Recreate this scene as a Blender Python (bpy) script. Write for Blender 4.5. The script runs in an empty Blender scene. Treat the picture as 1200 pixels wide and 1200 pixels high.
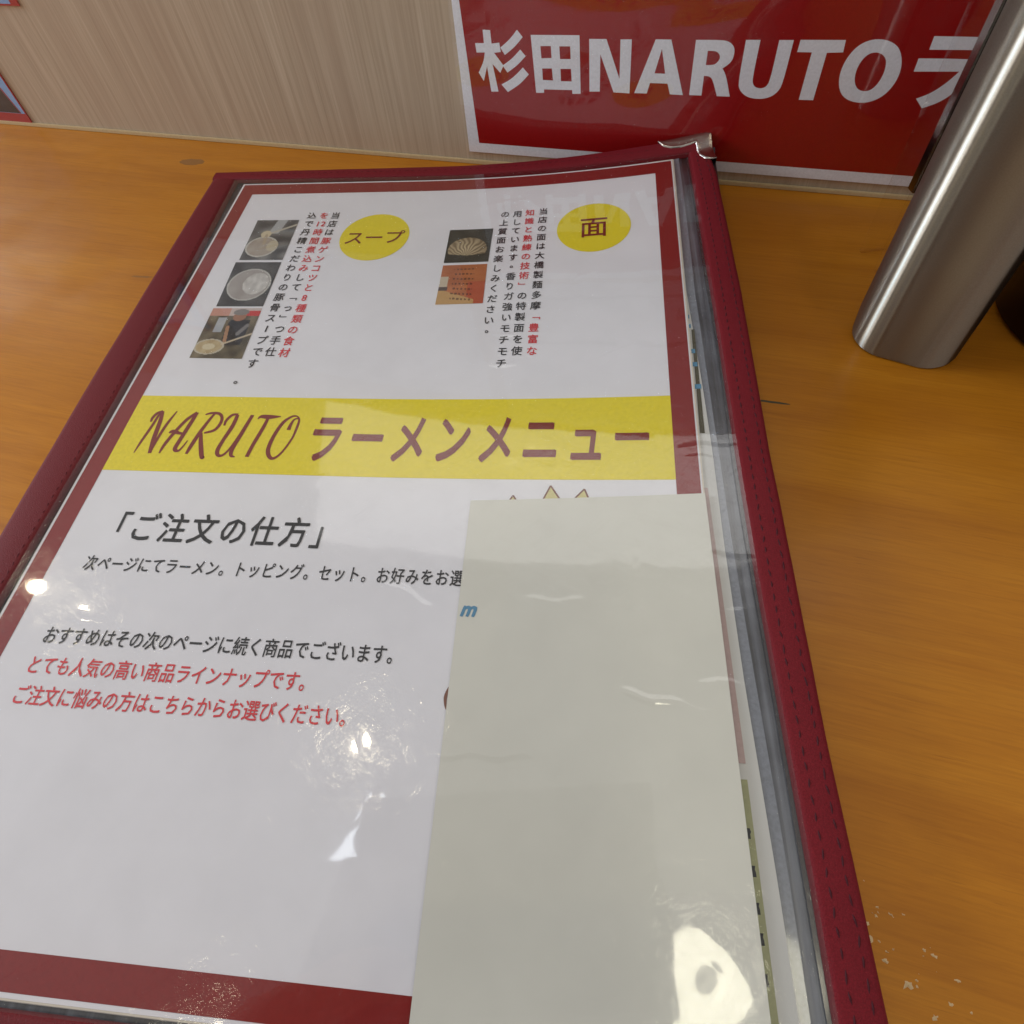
import bpy, bmesh, math, random
import numpy as np
from mathutils import Vector, Matrix, noise
from mathutils.geometry import tessellate_polygon
random.seed(4)
R = math.radians
MM = 0.001
sc = bpy.context.scene
col = sc.collection

# ------------------------------------------------------------------ camera
cam_d = bpy.data.cameras.new("camera"); cam = bpy.data.objects.new("camera", cam_d); col.objects.link(cam)
cr = Vector((0.9594346, 0.2736084, -0.0679976)); cu = Vector((-0.1934566, 0.8143581, 0.5471703)); cf = Vector((-0.2050848, 0.5118196, -0.8342547))
CAM = Vector((226.1*MM, -309.87*MM, 172.53*MM))
cam.matrix_world = Matrix(((cr.x, cu.x, -cf.x, CAM.x), (cr.y, cu.y, -cf.y, CAM.y), (cr.z, cu.z, -cf.z, CAM.z), (0, 0, 0, 1)))
cam_d.sensor_width = 36; cam_d.lens = 36*736.86/1200; cam_d.clip_start = 0.002; cam_d.clip_end = 50
sc.camera = cam
# ------------------------------------------------------------------ light
w = bpy.data.worlds.new("World"); sc.world = w; w.use_nodes = True
wn = w.node_tree.nodes; wb = wn["Background"]
wb.inputs[0].default_value = (1.0, 0.985, 0.96, 1); wb.inputs[1].default_value = 0.36
sc.view_settings.view_transform = 'Standard'; sc.view_settings.look = 'None'; sc.view_settings.exposure = 0.34; sc.view_settings.gamma = 1
try:
    sc.cycles.max_bounces = 10; sc.cycles.transparent_max_bounces = 12; sc.cycles.use_denoising = True
except Exception: pass

def area(name, loc, target, sx, sy, watts, color, shape='RECTANGLE'):
    d = bpy.data.lights.new(name, 'AREA'); d.shape = shape; d.size = sx
    if shape in ('RECTANGLE', 'ELLIPSE'): d.size_y = sy
    d.energy = watts; d.color = color
    o = bpy.data.objects.new(name, d); col.objects.link(o); o.location = loc
    o.rotation_euler = (Vector(target)-Vector(loc)).to_track_quat('-Z', 'Y').to_euler()
    return o
area("window_light", (-2.3, -0.50, 0.9), (0.1, -0.1, 0), 0.16, 1.5, 12, (0.40, 0.68, 1.0))
area("added_overhead_panel", (0.0, 1.05, 1.45), (0.1, -0.15, 0), 1.9, 1.0, 8, (1.0, 0.99, 0.97))  # unseen panel, added to brighten the side of the counter near the wall
area("side_fill_light", (-1.35, -0.42, 0.56), (0.05, -0.12, 0), 0.5, 0.4, 8, (1.0, 0.97, 0.93))  # unseen fill, added so the light falls off from left to right
for i, (x, y, d, e) in enumerate([(-0.39, -0.08, .036, .62), (-1.40, 0.06, .042, .45), (-1.62, 0.10, .045, .42), (-0.30, 1.05, .06, .7), (0.41, 1.06, .05, .4), (-0.43, -0.74, .05, .3)]):
    area("ceiling_downlight", (x, y, 1.5), (x*.8, y*.8, 0), d, d, e, (1.0, 0.88, 0.62), 'DISK')

tube = area("tube_light", (-0.316, -0.281, 1.5), (-0.25, -0.2, 0), .02, .20, .12, (0.85, 0.92, 1.0)); tube.rotation_euler = (0, 0, R(-8))
# ------------------------------------------------------------------ material helpers
def new_mat(name):
    m = bpy.data.materials.new(name); m.use_nodes = True
    nt = m.node_tree; b = nt.nodes["Principled BSDF"]
    return m, nt, b
def N(nt, t, **kw):
    n = nt.nodes.new(t)
    for k, v in kw.items():
        if isinstance(k, str) and hasattr(n, k): setattr(n, k, v)
    return n
def coords(nt, scale=(1, 1, 1), rot=(0, 0, 0), kind='Object'):
    tc = N(nt, 'ShaderNodeTexCoord'); mp = N(nt, 'ShaderNodeMapping')
    mp.inputs['Scale'].default_value = scale; mp.inputs['Rotation'].default_value = rot
    src = tc.outputs[kind]
    if any(rot):   # turn first, stretch afterwards
        m0 = N(nt, 'ShaderNodeMapping'); m0.inputs['Rotation'].default_value = rot; mp.inputs['Rotation'].default_value = (0, 0, 0)
        nt.links.new(src, m0.inputs[0]); src = m0.outputs[0]
    nt.links.new(src, mp.inputs[0]); return mp.outputs[0]
def noise_tex(nt, vec, scale, detail=4, rough=.55, dist=0):
    n = N(nt, 'ShaderNodeTexNoise'); n.inputs['Scale'].default_value = scale; n.inputs['Detail'].default_value = detail
    n.inputs['Roughness'].default_value = rough; n.inputs['Distortion'].default_value = dist
    nt.links.new(vec, n.inputs['Vector']); return n.outputs['Fac']
def ramp(nt, fac, stops):
    r = N(nt, 'ShaderNodeValToRGB'); e = r.color_ramp.elements
    while len(e) < len(stops): e.new(.5)
    for i, (p, c) in enumerate(stops):
        e[i].position = p; e[i].color = (*c, 1) if len(c) == 3 else c
    nt.links.new(fac, r.inputs[0]); return r.outputs[0]
def mix(nt, fac, a, b, mode='MIX'):
    m = N(nt, 'ShaderNodeMix'); m.data_type = 'RGBA'; m.blend_type = mode
    for s, v in ((0, fac), (6, a), (7, b)):
        if hasattr(v, 'links') or hasattr(v, 'is_linked'): nt.links.new(v, m.inputs[s])
        else: m.inputs[s].default_value = v if s == 0 else ((*v, 1) if len(v) == 3 else v)
    return m.outputs[2]
def math_n(nt, op, a, b=None):
    m = N(nt, 'ShaderNodeMath'); m.operation = op
    for i, v in enumerate((a, b)):
        if v is None: continue
        if hasattr(v, 'is_linked'): nt.links.new(v, m.inputs[i])
        else: m.inputs[i].default_value = v
    return m.outputs[0]
def bump(nt, h, strength, dist, normal=None):
    b = N(nt, 'ShaderNodeBump'); b.inputs['Strength'].default_value = strength; b.inputs['Distance'].default_value = dist
    nt.links.new(h, b.inputs['Height'])
    if normal is not None: nt.links.new(normal, b.inputs['Normal'])
    return b.outputs[0]
def flat_mat(name, c, rough=.55, var=.06, spec=.3, coat=0):
    m, nt, b = new_mat(name)
    v = noise_tex(nt, coords(nt), 900, 3)
    lo = tuple(x*(1-var) for x in c); hi = tuple(min(1, x*(1+var)) for x in c)
    nt.links.new(ramp(nt, v, [(.3, lo), (.7, hi)]), b.inputs['Base Color'])
    b.inputs['Roughness'].default_value = rough; b.inputs['Specular IOR Level'].default_value = spec
    b.inputs['Coat Weight'].default_value = coat; b.inputs['Coat Roughness'].default_value = .06
    return m

# table: varnished pine, grain along X
def table_mat():
    m, nt, b = new_mat("varnished_wood")
    v1 = coords(nt, (3.0, 30, 1)); v2 = coords(nt, (14, 210, 1)); v3 = coords(nt, (1, 2.2, 1))
    warp = noise_tex(nt, v1, 1.6, 6, .62, 1.2)
    fine = noise_tex(nt, coords(nt, (30, 640, 1)), 1.6, 6, .7, .5)
    pore = noise_tex(nt, coords(nt, (70, 1500, 1)), 1, 3, .6, .2)
    big = noise_tex(nt, v3, 5.5, 4, .55)
    c = ramp(nt, warp, [(.25, (.39, .132, .007)), (.5, (.49, .182, .010)), (.75, (.57, .23, .015))])
    c = mix(nt, math_n(nt, 'MULTIPLY', ramp(nt, fine, [(.42, (0, 0, 0)), (.72, (1, 1, 1))]), .36), c, (.26, .078, .006))
    c = mix(nt, math_n(nt, 'MULTIPLY', ramp(nt, pore, [(.62, (0, 0, 0)), (.74, (1, 1, 1))]), .35), c, (.22, .07, .008))
    c = mix(nt, math_n(nt, 'MULTIPLY', ramp(nt, big, [(.4, (0, 0, 0)), (.75, (1, 1, 1))]), .30), c, (.30, .10, .007))
    nt.links.new(c, b.inputs['Base Color'])
    smear = noise_tex(nt, coords(nt, (1, 1, 1)), 22, 5, .6, .6)
    nt.links.new(ramp(nt, smear, [(.35, (.28,)*3), (.7, (.46,)*3)]), b.inputs['Roughness'])
    b.inputs['Specular IOR Level'].default_value = .28
    nt.links.new(bump(nt, math_n(nt, 'ADD', fine, math_n(nt, 'MULTIPLY', noise_tex(nt, coords(nt, (1, 1, 1)), 700, 3), .5)), .12, .0002), b.inputs['Normal'])
    return m
def wall_mat():
    m, nt, b = new_mat("pale_woodgrain_laminate")
    v1 = coords(nt, (260, 1, 7)); v2 = coords(nt, (900, 1, 14)); v3 = coords(nt, (40, 1, 3))
    a = noise_tex(nt, v1, 1, 5, .6, .3); f = noise_tex(nt, v2, 1, 4, .7); g = noise_tex(nt, v3, 1, 3, .5)
    c = ramp(nt, a, [(.25, (.42, .325, .235)), (.5, (.50, .40, .295)), (.75, (.58, .475, .36))])
    c = mix(nt, math_n(nt, 'MULTIPLY', ramp(nt, f, [(.42, (0, 0, 0)), (.68, (1, 1, 1))]), .42), c, (.30, .22, .15))
    c = mix(nt, math_n(nt, 'MULTIPLY', ramp(nt, g, [(.4, (0, 0, 0)), (.7, (1, 1, 1))]), .4), c, (.43, .32, .235))
    nt.links.new(c, b.inputs['Base Color']); b.inputs['Roughness'].default_value = .5; b.inputs['Specular IOR Level'].default_value = .25
    nt.links.new(bump(nt, f, .3, .0002), b.inputs['Normal'])
    return m
def leather_mat(name, c, shade=.7):
    m, nt, b = new_mat(name)
    vo = N(nt, 'ShaderNodeTexVoronoi'); vo.feature = 'DISTANCE_TO_EDGE'; vo.inputs['Scale'].default_value = 1500
    nt.links.new(coords(nt), vo.inputs['Vector'])
    n2 = noise_tex(nt, coords(nt), 2600, 3, .7); n3 = noise_tex(nt, coords(nt), 90, 3)
    base = ramp(nt, n2, [(.3, tuple(x*shade for x in c)), (.7, tuple(x*1.2 for x in c))])
    base = mix(nt, math_n(nt, 'MULTIPLY', n3, .25), base, tuple(x*.75 for x in c))
    nt.links.new(base, b.inputs['Base Color'])
    b.inputs['Roughness'].default_value = .6; b.inputs['Specular IOR Level'].default_value = .2
    h = math_n(nt, 'ADD', ramp(nt, vo.outputs['Distance'], [(0, (0, 0, 0)), (.12, (1, 1, 1))]), n2)
    nt.links.new(bump(nt, h, .32, .00018), b.inputs['Normal'])
    return m
def paper_mat(name, c, var=.03, coat=.0):
    m, nt, b = new_mat(name)
    v = noise_tex(nt, coords(nt), 60, 4); f = noise_tex(nt, coords(nt), 1800, 2)
    cc = ramp(nt, v, [(.3, tuple(x*(1-var) for x in c)), (.7, tuple(min(1, x*(1+var)) for x in c))])
    cc = mix(nt, math_n(nt, 'MULTIPLY', f, .06), cc, tuple(x*.8 for x in c))
    nt.links.new(cc, b.inputs['Base Color']); b.inputs['Roughness'].default_value = .6; b.inputs['Specular IOR Level'].default_value = .2
    b.inputs['Coat Weight'].default_value = coat; b.inputs['Coat Roughness'].default_value = .08
    return m
def film_mat(name, wr=1.0, gz=.85, halo=.34, body=.0, f0=.065, tint=(1, 1, 1)):
    # clear plastic film: transparent body, glossy face, scratches and soft waves
    m = bpy.data.materials.new(name); m.use_nodes = True; nt = m.node_tree; nt.nodes.clear()
    out = N(nt, 'ShaderNodeOutputMaterial')
    tr = N(nt, 'ShaderNodeBsdfTransparent'); tr.inputs[0].default_value = (*tint, 1)
    df = N(nt, 'ShaderNodeBsdfDiffuse'); df.inputs[0].default_value = (.75, .75, .75, 1)
    g1 = N(nt, 'ShaderNodeBsdfGlossy'); g1.inputs['Roughness'].default_value = .035
    g2 = N(nt, 'ShaderNodeBsdfGlossy'); g2.inputs['Roughness'].default_value = .10
    big = noise_tex(nt, coords(nt, (1, 1.6, 1), (0, 0, R(25))), 16, 2, .5, .8)
    mid = noise_tex(nt, coords(nt, (1, 1, 1)), 130, 4, .6, 1.5)
    sc1 = noise_tex(nt, coords(nt, (900, 60, 1), (0, 0, R(35))), 1, 4, .7, 2.0)
    sc2 = noise_tex(nt, coords(nt, (60, 900, 1), (0, 0, R(12))), 1, 4, .7, 2.0)
    wrk = N(nt, 'ShaderNodeTexWave'); wrk.inputs['Scale'].default_value = 9; wrk.inputs['Distortion'].default_value = 14; wrk.inputs['Detail'].default_value = 2; wrk.inputs['Detail Scale'].default_value = 1.2
    nt.links.new(coords(nt, (1, 1, 1), (0, 0, R(50))), wrk.inputs['Vector'])
    msk = ramp(nt, noise_tex(nt, coords(nt, (1, 1, 1)), 28, 2), [(.52, (0, 0, 0)), (.66, (1, 1, 1))])
    ridge = math_n(nt, 'MULTIPLY', ramp(nt, wrk.outputs['Fac'], [(.80, (0, 0, 0)), (1, (1, 1, 1))]), msk)
    n0 = bump(nt, big, .03*wr, .004); n1 = bump(nt, ridge, .05*wr, .0008, n0); n2 = bump(nt, mid, .030*wr, .0010, n1)
    scr = math_n(nt, 'ADD', ramp(nt, sc1, [(.60, (0, 0, 0)), (.72, (1, 1, 1))]), ramp(nt, sc2, [(.60, (0, 0, 0)), (.72, (1, 1, 1))]))
    n3 = bump(nt, scr, 1.0, .00035, bump(nt, mid, .16*wr, .0010, n1))
    nt.links.new(n1, g1.inputs['Normal']); nt.links.new(n3, g2.inputs['Normal'])
    gm = N(nt, 'ShaderNodeMixShader'); gm.inputs[0].default_value = halo
    nt.links.new(g1.outputs[0], gm.inputs[1]); nt.links.new(g2.outputs[0], gm.inputs[2])
    lw = N(nt, 'ShaderNodeLayerWeight'); lw.inputs['Blend'].default_value = .5; nt.links.new(n2, lw.inputs['Normal'])
    fr = math_n(nt, 'ADD', math_n(nt, 'MULTIPLY', math_n(nt, 'POWER', lw.outputs['Facing'], 3.6), gz), f0)
    cl = N(nt, 'ShaderNodeClamp'); nt.links.new(fr, cl.inputs[0])
    bm_ = N(nt, 'ShaderNodeMixShader'); bm_.inputs[0].default_value = body
    nt.links.new(tr.outputs[0], bm_.inputs[1]); nt.links.new(df.outputs[0], bm_.inputs[2])
    fm = N(nt, 'ShaderNodeMixShader'); nt.links.new(cl.outputs[0], fm.inputs[0])
    nt.links.new(bm_.outputs[0], fm.inputs[1]); nt.links.new(gm.outputs[0], fm.inputs[2])
    nt.links.new(fm.outputs[0], out.inputs[0]); return m
def stack_mat():
    m, nt, b = new_mat("plastic_page_stack")
    a = noise_tex(nt, coords(nt, (330, 7, 1), (0, 0, R(-12.5))), 1, 4, .6, .5); g = noise_tex(nt, coords(nt), 45, 3)
    c = ramp(nt, math_n(nt, 'ADD', math_n(nt, 'MULTIPLY', a, .6), math_n(nt, 'MULTIPLY', g, .4)), [(.38, (.025, .022, .022)), (.5, (.07, .072, .088)), (.64, (.17, .18, .21))])  # blue-grey streaks put the plastic's mottled reflections into the colour
    nt.links.new(c, b.inputs['Base Color']); b.inputs['Roughness'].default_value = .3; b.inputs['Coat Weight'].default_value = .6
    nt.links.new(bump(nt, a, .25, .0005), b.inputs['Normal']); return m
def vcol_mat(name):
    m, nt, b = new_mat(name)
    a = N(nt, 'ShaderNodeVertexColor'); a.layer_name = 'print'
    nt.links.new(a.outputs[0], b.inputs['Base Color']); b.inputs['Roughness'].default_value = .5; b.inputs['Specular IOR Level'].default_value = .2
    return m
ANROT = 0.0
def steel_mat():
    m = bpy.data.materials.new("brushed_steel"); m.use_nodes = True; nt = m.node_tree; nt.nodes.clear()
    out = N(nt, 'ShaderNodeOutputMaterial')
    tg = N(nt, 'ShaderNodeTangent'); tg.direction_type = 'RADIAL'; tg.axis = 'Z'
    n2 = noise_tex(nt, coords(nt), 2200, 3, .6); big = noise_tex(nt, coords(nt), 40, 2)
    nb = bump(nt, n2, .05, .00005)
    g = N(nt, 'ShaderNodeBsdfAnisotropic'); g.inputs['Anisotropy'].default_value = .82; g.inputs['Rotation'].default_value = ANROT
    nt.links.new(ramp(nt, big, [(.3, (.34,)*3), (.7, (.38,)*3)]), g.inputs['Roughness'])
    nt.links.new(ramp(nt, n2, [(.3, (.41, .375, .32)), (.7, (.47, .43, .37))]), g.inputs['Color'])
    d = N(nt, 'ShaderNodeBsdfDiffuse'); d.inputs[0].default_value = (.10, .085, .06, 1)
    for q in (g, d): nt.links.new(nb, q.inputs['Normal'])
    nt.links.new(tg.outputs[0], g.inputs['Tangent'])
    mx = N(nt, 'ShaderNodeMixShader'); mx.inputs[0].default_value = .15
    nt.links.new(g.outputs[0], mx.inputs[1]); nt.links.new(d.outputs[0], mx.inputs[2]); nt.links.new(mx.outputs[0], out.inputs[0])
    return m

M = dict(
    table=table_mat(), wall=wall_mat(), leather=leather_mat("burgundy_leatherette", (.175, .007, .014)),
    leather_b=leather_mat("burgundy_leatherette_side", (.15, .009, .013)),
    thread=flat_mat("dark_red_thread", (.055, .003, .008), .7), paper=paper_mat("white_paper", (.77, .755, .79)),
    edge=paper_mat("cream_paper_edge", (.66, .60, .50)), card=paper_mat("ivory_card", (.67, .655, .585), .025),
    red=flat_mat("dark_red_print", (.23, .012, .010)), yellow=flat_mat("yellow_print", (.78, .64, .022)),
    maroon=flat_mat("maroon_print", (.20, .018, .010)), black=flat_mat("black_print", (.018, .016, .018)),
    pinkred=flat_mat("red_print", (.68, .035, .045)), blue=flat_mat("blue_print", (.09, .25, .40)),
    spike=flat_mat("pale_yellow_print", (.62, .55, .25)), brown=flat_mat("brown_print", (.20, .08, .05)),
    page2=paper_mat("next_page_paper", (.58, .57, .54)), pinkstrip=flat_mat("pale_red_print", (.45, .32, .30)),
    olive=flat_mat("olive_green_print", (.33, .33, .17)), greyfilm=stack_mat(),
    sleeve2=flat_mat('grey_blue_plastic_edge', (.19, .20, .23), .25, .12, .4, .6), sleeve3=flat_mat('pale_plastic_edge', (.36, .36, .38), .25, .1, .4, .6), sleeve4=flat_mat('dark_plastic_edge', (.035, .028, .03), .25, .3, .4, .5),
    film=film_mat("clear_film"), signred=flat_mat("sign_red_print", (.34, .005, .006), .4, .08), signwhite=flat_mat("sign_white_print", (.85, .86, .93), .4),
    lam=film_mat("laminate", 1.0, .5, .12, 0, .075), grey=flat_mat("grey_print", (.28, .28, .30)), ppaper=flat_mat("poster_paper", (.72, .74, .80), .4),
    pblue=flat_mat("poster_blue", (.25, .45, .78), .4), pdark=flat_mat("poster_dark", (.03, .025, .03), .4), pred=flat_mat("poster_red", (.42, .03, .04), .4),
    steel=steel_mat(), vcol=vcol_mat("printed_photo"), caulk=flat_mat("pale_gold_trim", (.55, .42, .24), .4),
    knot=flat_mat("wood_knot", (.27, .12, .03), .4), mark=flat_mat("dark_scratch", (.07, .06, .03), .5),
    flake=flat_mat("dried_cream_sauce", (.62, .44, .24), .45), smear=flat_mat("dried_pink_smear", (.42, .22, .10), .5),
)
def metal(name, c, rough):
    m, nt, b = new_mat(name); b.inputs['Metallic'].default_value = 1; b.inputs['Base Color'].default_value = (*c, 1)
    n = noise_tex(nt, coords(nt), 400, 3); nt.links.new(ramp(nt, n, [(.3, (rough*.8,)*3), (.7, (rough*1.3,)*3)]), b.inputs['Roughness']); return m
M['chrome'] = metal("corner_nickel", (.50, .45, .41), .22)
M['rail'] = metal("dark_polished_steel", (.35, .33, .31), .12)
m, nt, b = new_mat("dark_maroon_lacquer"); b.inputs['Base Color'].default_value = (.012, .0012, .002, 1); b.inputs['Specular IOR Level'].default_value = .25; b.inputs['Roughness'].default_value = .35
nt.links.new(bump(nt, noise_tex(nt, coords(nt), 60, 3), .1, .001), b.inputs['Normal']); M['lacquer'] = m
m, nt, b = new_mat("black_phone_glass"); b.inputs['Base Color'].default_value = (.03, .03, .032, 1)
nt.links.new(ramp(nt, noise_tex(nt, coords(nt), 30, 2), [(0, (.3,)*3), (1, (.4,)*3)]), b.inputs['Roughness']); M['phone'] = m
m = film_mat("acrylic", .2, .5, .1, .0, .05); M['acrylic'] = m
m = bpy.data.materials.new("lamp_glow"); m.use_nodes = True; nt = m.node_tree; nt.nodes.clear()
e = N(nt, 'ShaderNodeEmission'); e.inputs[0].default_value = (1, .95, .72, 1); e.inputs[1].default_value = 11
o_ = N(nt, 'ShaderNodeOutputMaterial'); nt.links.new(e.outputs[0], o_.inputs[0]); M['glow'] = m
M['lampgrey'] = flat_mat("lamp_fitting_grey", (.5, .5, .5), .4)

# ------------------------------------------------------------------ object helpers
def link(name, verts, faces, mat, parent=None, smooth=False, scale=MM):
    me = bpy.data.meshes.new(name); me.from_pydata([tuple(c*scale for c in v) for v in verts], [], faces); me.update()
    if smooth: me.polygons.foreach_set('use_smooth', [True]*len(me.polygons))
    o = bpy.data.objects.new(name, me); me.materials.append(mat); col.objects.link(o)
    if parent: o.parent = parent
    return o
def tag(o, label, cat, group=None):
    o['label'] = label; o['category'] = cat
    if group: o['group'] = group
    return o
def empty(name, loc=(0, 0, 0)):
    o = bpy.data.objects.new(name, None); col.objects.link(o); o.empty_display_size = .01; o.location = loc; return o
def grid(name, nu, nv, fn, mat, parent=None, thick=0, smooth=True):
    V = [fn(i/nu, j/nv) for j in range(nv+1) for i in range(nu+1)]
    F = [(j*(nu+1)+i, (j+1)*(nu+1)+i, (j+1)*(nu+1)+i+1, j*(nu+1)+i+1) for j in range(nv) for i in range(nu)]
    if thick:
        n = len(V); V += [(x, y, z-thick) for x, y, z in V]; F += [tuple(n+k for k in reversed(f)) for f in list(F)]
        rim = [i for i in range(nu+1)] + [j*(nu+1)+nu for j in range(1, nv+1)] + [nv*(nu+1)+i for i in range(nu-1, -1, -1)] + [j*(nu+1) for j in range(nv-1, 0, -1)]
        for a, b_ in zip(rim, rim[1:]+rim[:1]): F.append((a, b_, n+b_, n+a))
    o = link(name, V, F, mat, parent, smooth)
    if thick: 
        sh = o.modifiers.new('es', 'EDGE_SPLIT'); sh.split_angle = R(40)
    return o
def box(name, lo, hi, mat, parent=None, bev=0):
    bm = bmesh.new(); bmesh.ops.create_cube(bm, size=1)
    for v in bm.verts: v.co = Vector([(lo[k]+hi[k])/2+v.co[k]*(hi[k]-lo[k]) for k in range(3)])*MM
    if bev: bmesh.ops.bevel(bm, geom=bm.edges[:], offset=bev*MM, segments=2, affect='EDGES')
    me = bpy.data.meshes.new(name); bm.to_mesh(me); bm.free(); me.materials.append(mat)
    o = bpy.data.objects.new(name, me); col.objects.link(o)
    if parent: o.parent = parent
    return o

# ------------------------------------------------------------------ menu surface: (u right, v down the page, h above it) in mm
TH = R(11.1175); CT, STH = math.cos(TH), math.sin(TH); U0 = 90.0
def lift(u, v):
    t = max(0.0, (u-U0)/120.0); z = t*t*(7.216+(0.92-7.216)*max(-.1, v/321.3))
    if v < 0: z += 3.0*t*t*min(1, -v/8)
    return z
def P(u, v, h=0.0): return (CT*u+STH*v, -50.67+STH*u-CT*v, 8+lift(u, v)+h)
def Pm(o_h):
    return lambda u, v: P(u, v, o_h)
def wavy(u, v):   # slow waves of the plastic sleeve
    return .05*noise.noise(Vector((u*.03, v*.022, 3.1)))+.008*noise.noise(Vector((u*.11, v*.05, 7.7)))
def clamp(x, a, b_): return max(a, min(b_, x))

# ================================================================== SETTING
def wall():
    V = [(-900, 1, -3), (1100, 1, -3), (1100, 1, 235), (-900, 1, 235), (-900, 14, -3), (1100, 14, -3), (1100, 14, 235), (-900, 14, 235)]
    F = [(0, 1, 2, 3), (5, 4, 7, 6), (3, 2, 6, 7), (1, 5, 6, 2), (4, 0, 3, 7), (4, 5, 1, 0)]
    o = link('wall', V, F, M['wall']); o['kind'] = 'structure'
    t = box('joint_trim', (-900, -.4, .02), (1100, .98, 2.0), M['caulk'], o, .25)
wall()
tb = empty('counter_table'); tag(tb, 'orange varnished wooden counter under the menu, against the pale woodgrain wall', 'table')
box('table_top', (-900, -600, -28), (1100, 0.9, 0), M['table'], tb, .4)
def blob(name, cx, cy, rx, ry, ang, mat, parent, z=.06, n=20, seed=0, jag=.12):
    rnd = random.Random(seed); V = [(cx, cy, z)]; F = []
    for k in range(n):
        a = 2*math.pi*k/n; r = 1+rnd.uniform(-jag, jag); x, y = rx*r*math.cos(a), ry*r*math.sin(a)
        V.append((cx+x*math.cos(ang)-y*math.sin(ang), cy+x*math.sin(ang)+y*math.cos(ang), z*.3)); F.append((0, k+1, (k+1) % n+1))
    return link(name, V, F, mat, parent)
blob('wood_knot', -53, -22, 7.5, 3.2, .1, M['knot'], tb, .05, 24, 3, .1)
blob('scratch_mark', 261, -137.3, 6.4, .5, .03, M['mark'], tb, .05, 16, 5, .3)
blob('wood_knot', -20, -118, 6, .7, .12, M['knot'], tb, .05, 16, 8, .3)

CJK = {}
def glyph(ch, bold):
    key = (ch, bold)
    if key not in CJK:
        cu_ = bpy.data.curves.new('t', 'FONT'); cu_.body = ch; cu_.size = 1; cu_.offset = bold; cu_.resolution_u = 2
        o = bpy.data.objects.new('t', cu_); col.objects.link(o)
        dg = bpy.context.evaluated_depsgraph_get(); me = bpy.data.meshes.new_from_object(o.evaluated_get(dg))
        V = [(v.co.x, v.co.y) for v in me.vertices]; F = [tuple(p.vertices) for p in me.polygons]
        bpy.data.objects.remove(o); bpy.data.curves.remove(cu_); bpy.data.meshes.remove(me)
        CJK[key] = (V, F)
    return CJK[key]
# ================================================================== SIGN AND POSTERS ON THE WALL
def wrect(name, x0, x1, z0, z1, y, mat, parent, n=1, sk=(0, 0)):
    V = [(x0+sk[0], y, z0), (x1, y, z0), (x1, y, z1), (x0+sk[1], y, z1)]
    return link(name, V, [(0, 1, 2, 3)], mat, parent)
def fill(name, loops, to3, mat, parent, off=0):
    flat = [p for l in loops for p in l]
    tri = tessellate_polygon([[Vector((p[0], p[1], 0)) for p in l] for l in loops])
    return link(name, [to3(p[0], p[1]) for p in flat], [tuple(t) for t in tri], mat, parent)
def smooth_loop(l, it=1, sharp=28):
    for _ in range(it):
        o = []; n = len(l)
        for i in range(n):
            a, b_, c = Vector(l[i-1]), Vector(l[i]), Vector(l[(i+1) % n])
            ang = math.degrees((b_-a).angle(c-b_, 0))
            if ang > 48: o.append(tuple(b_))
            else: o += [tuple(b_.lerp(a, .25)), tuple(b_.lerp(c, .25))]
        l = o
    return l
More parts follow.
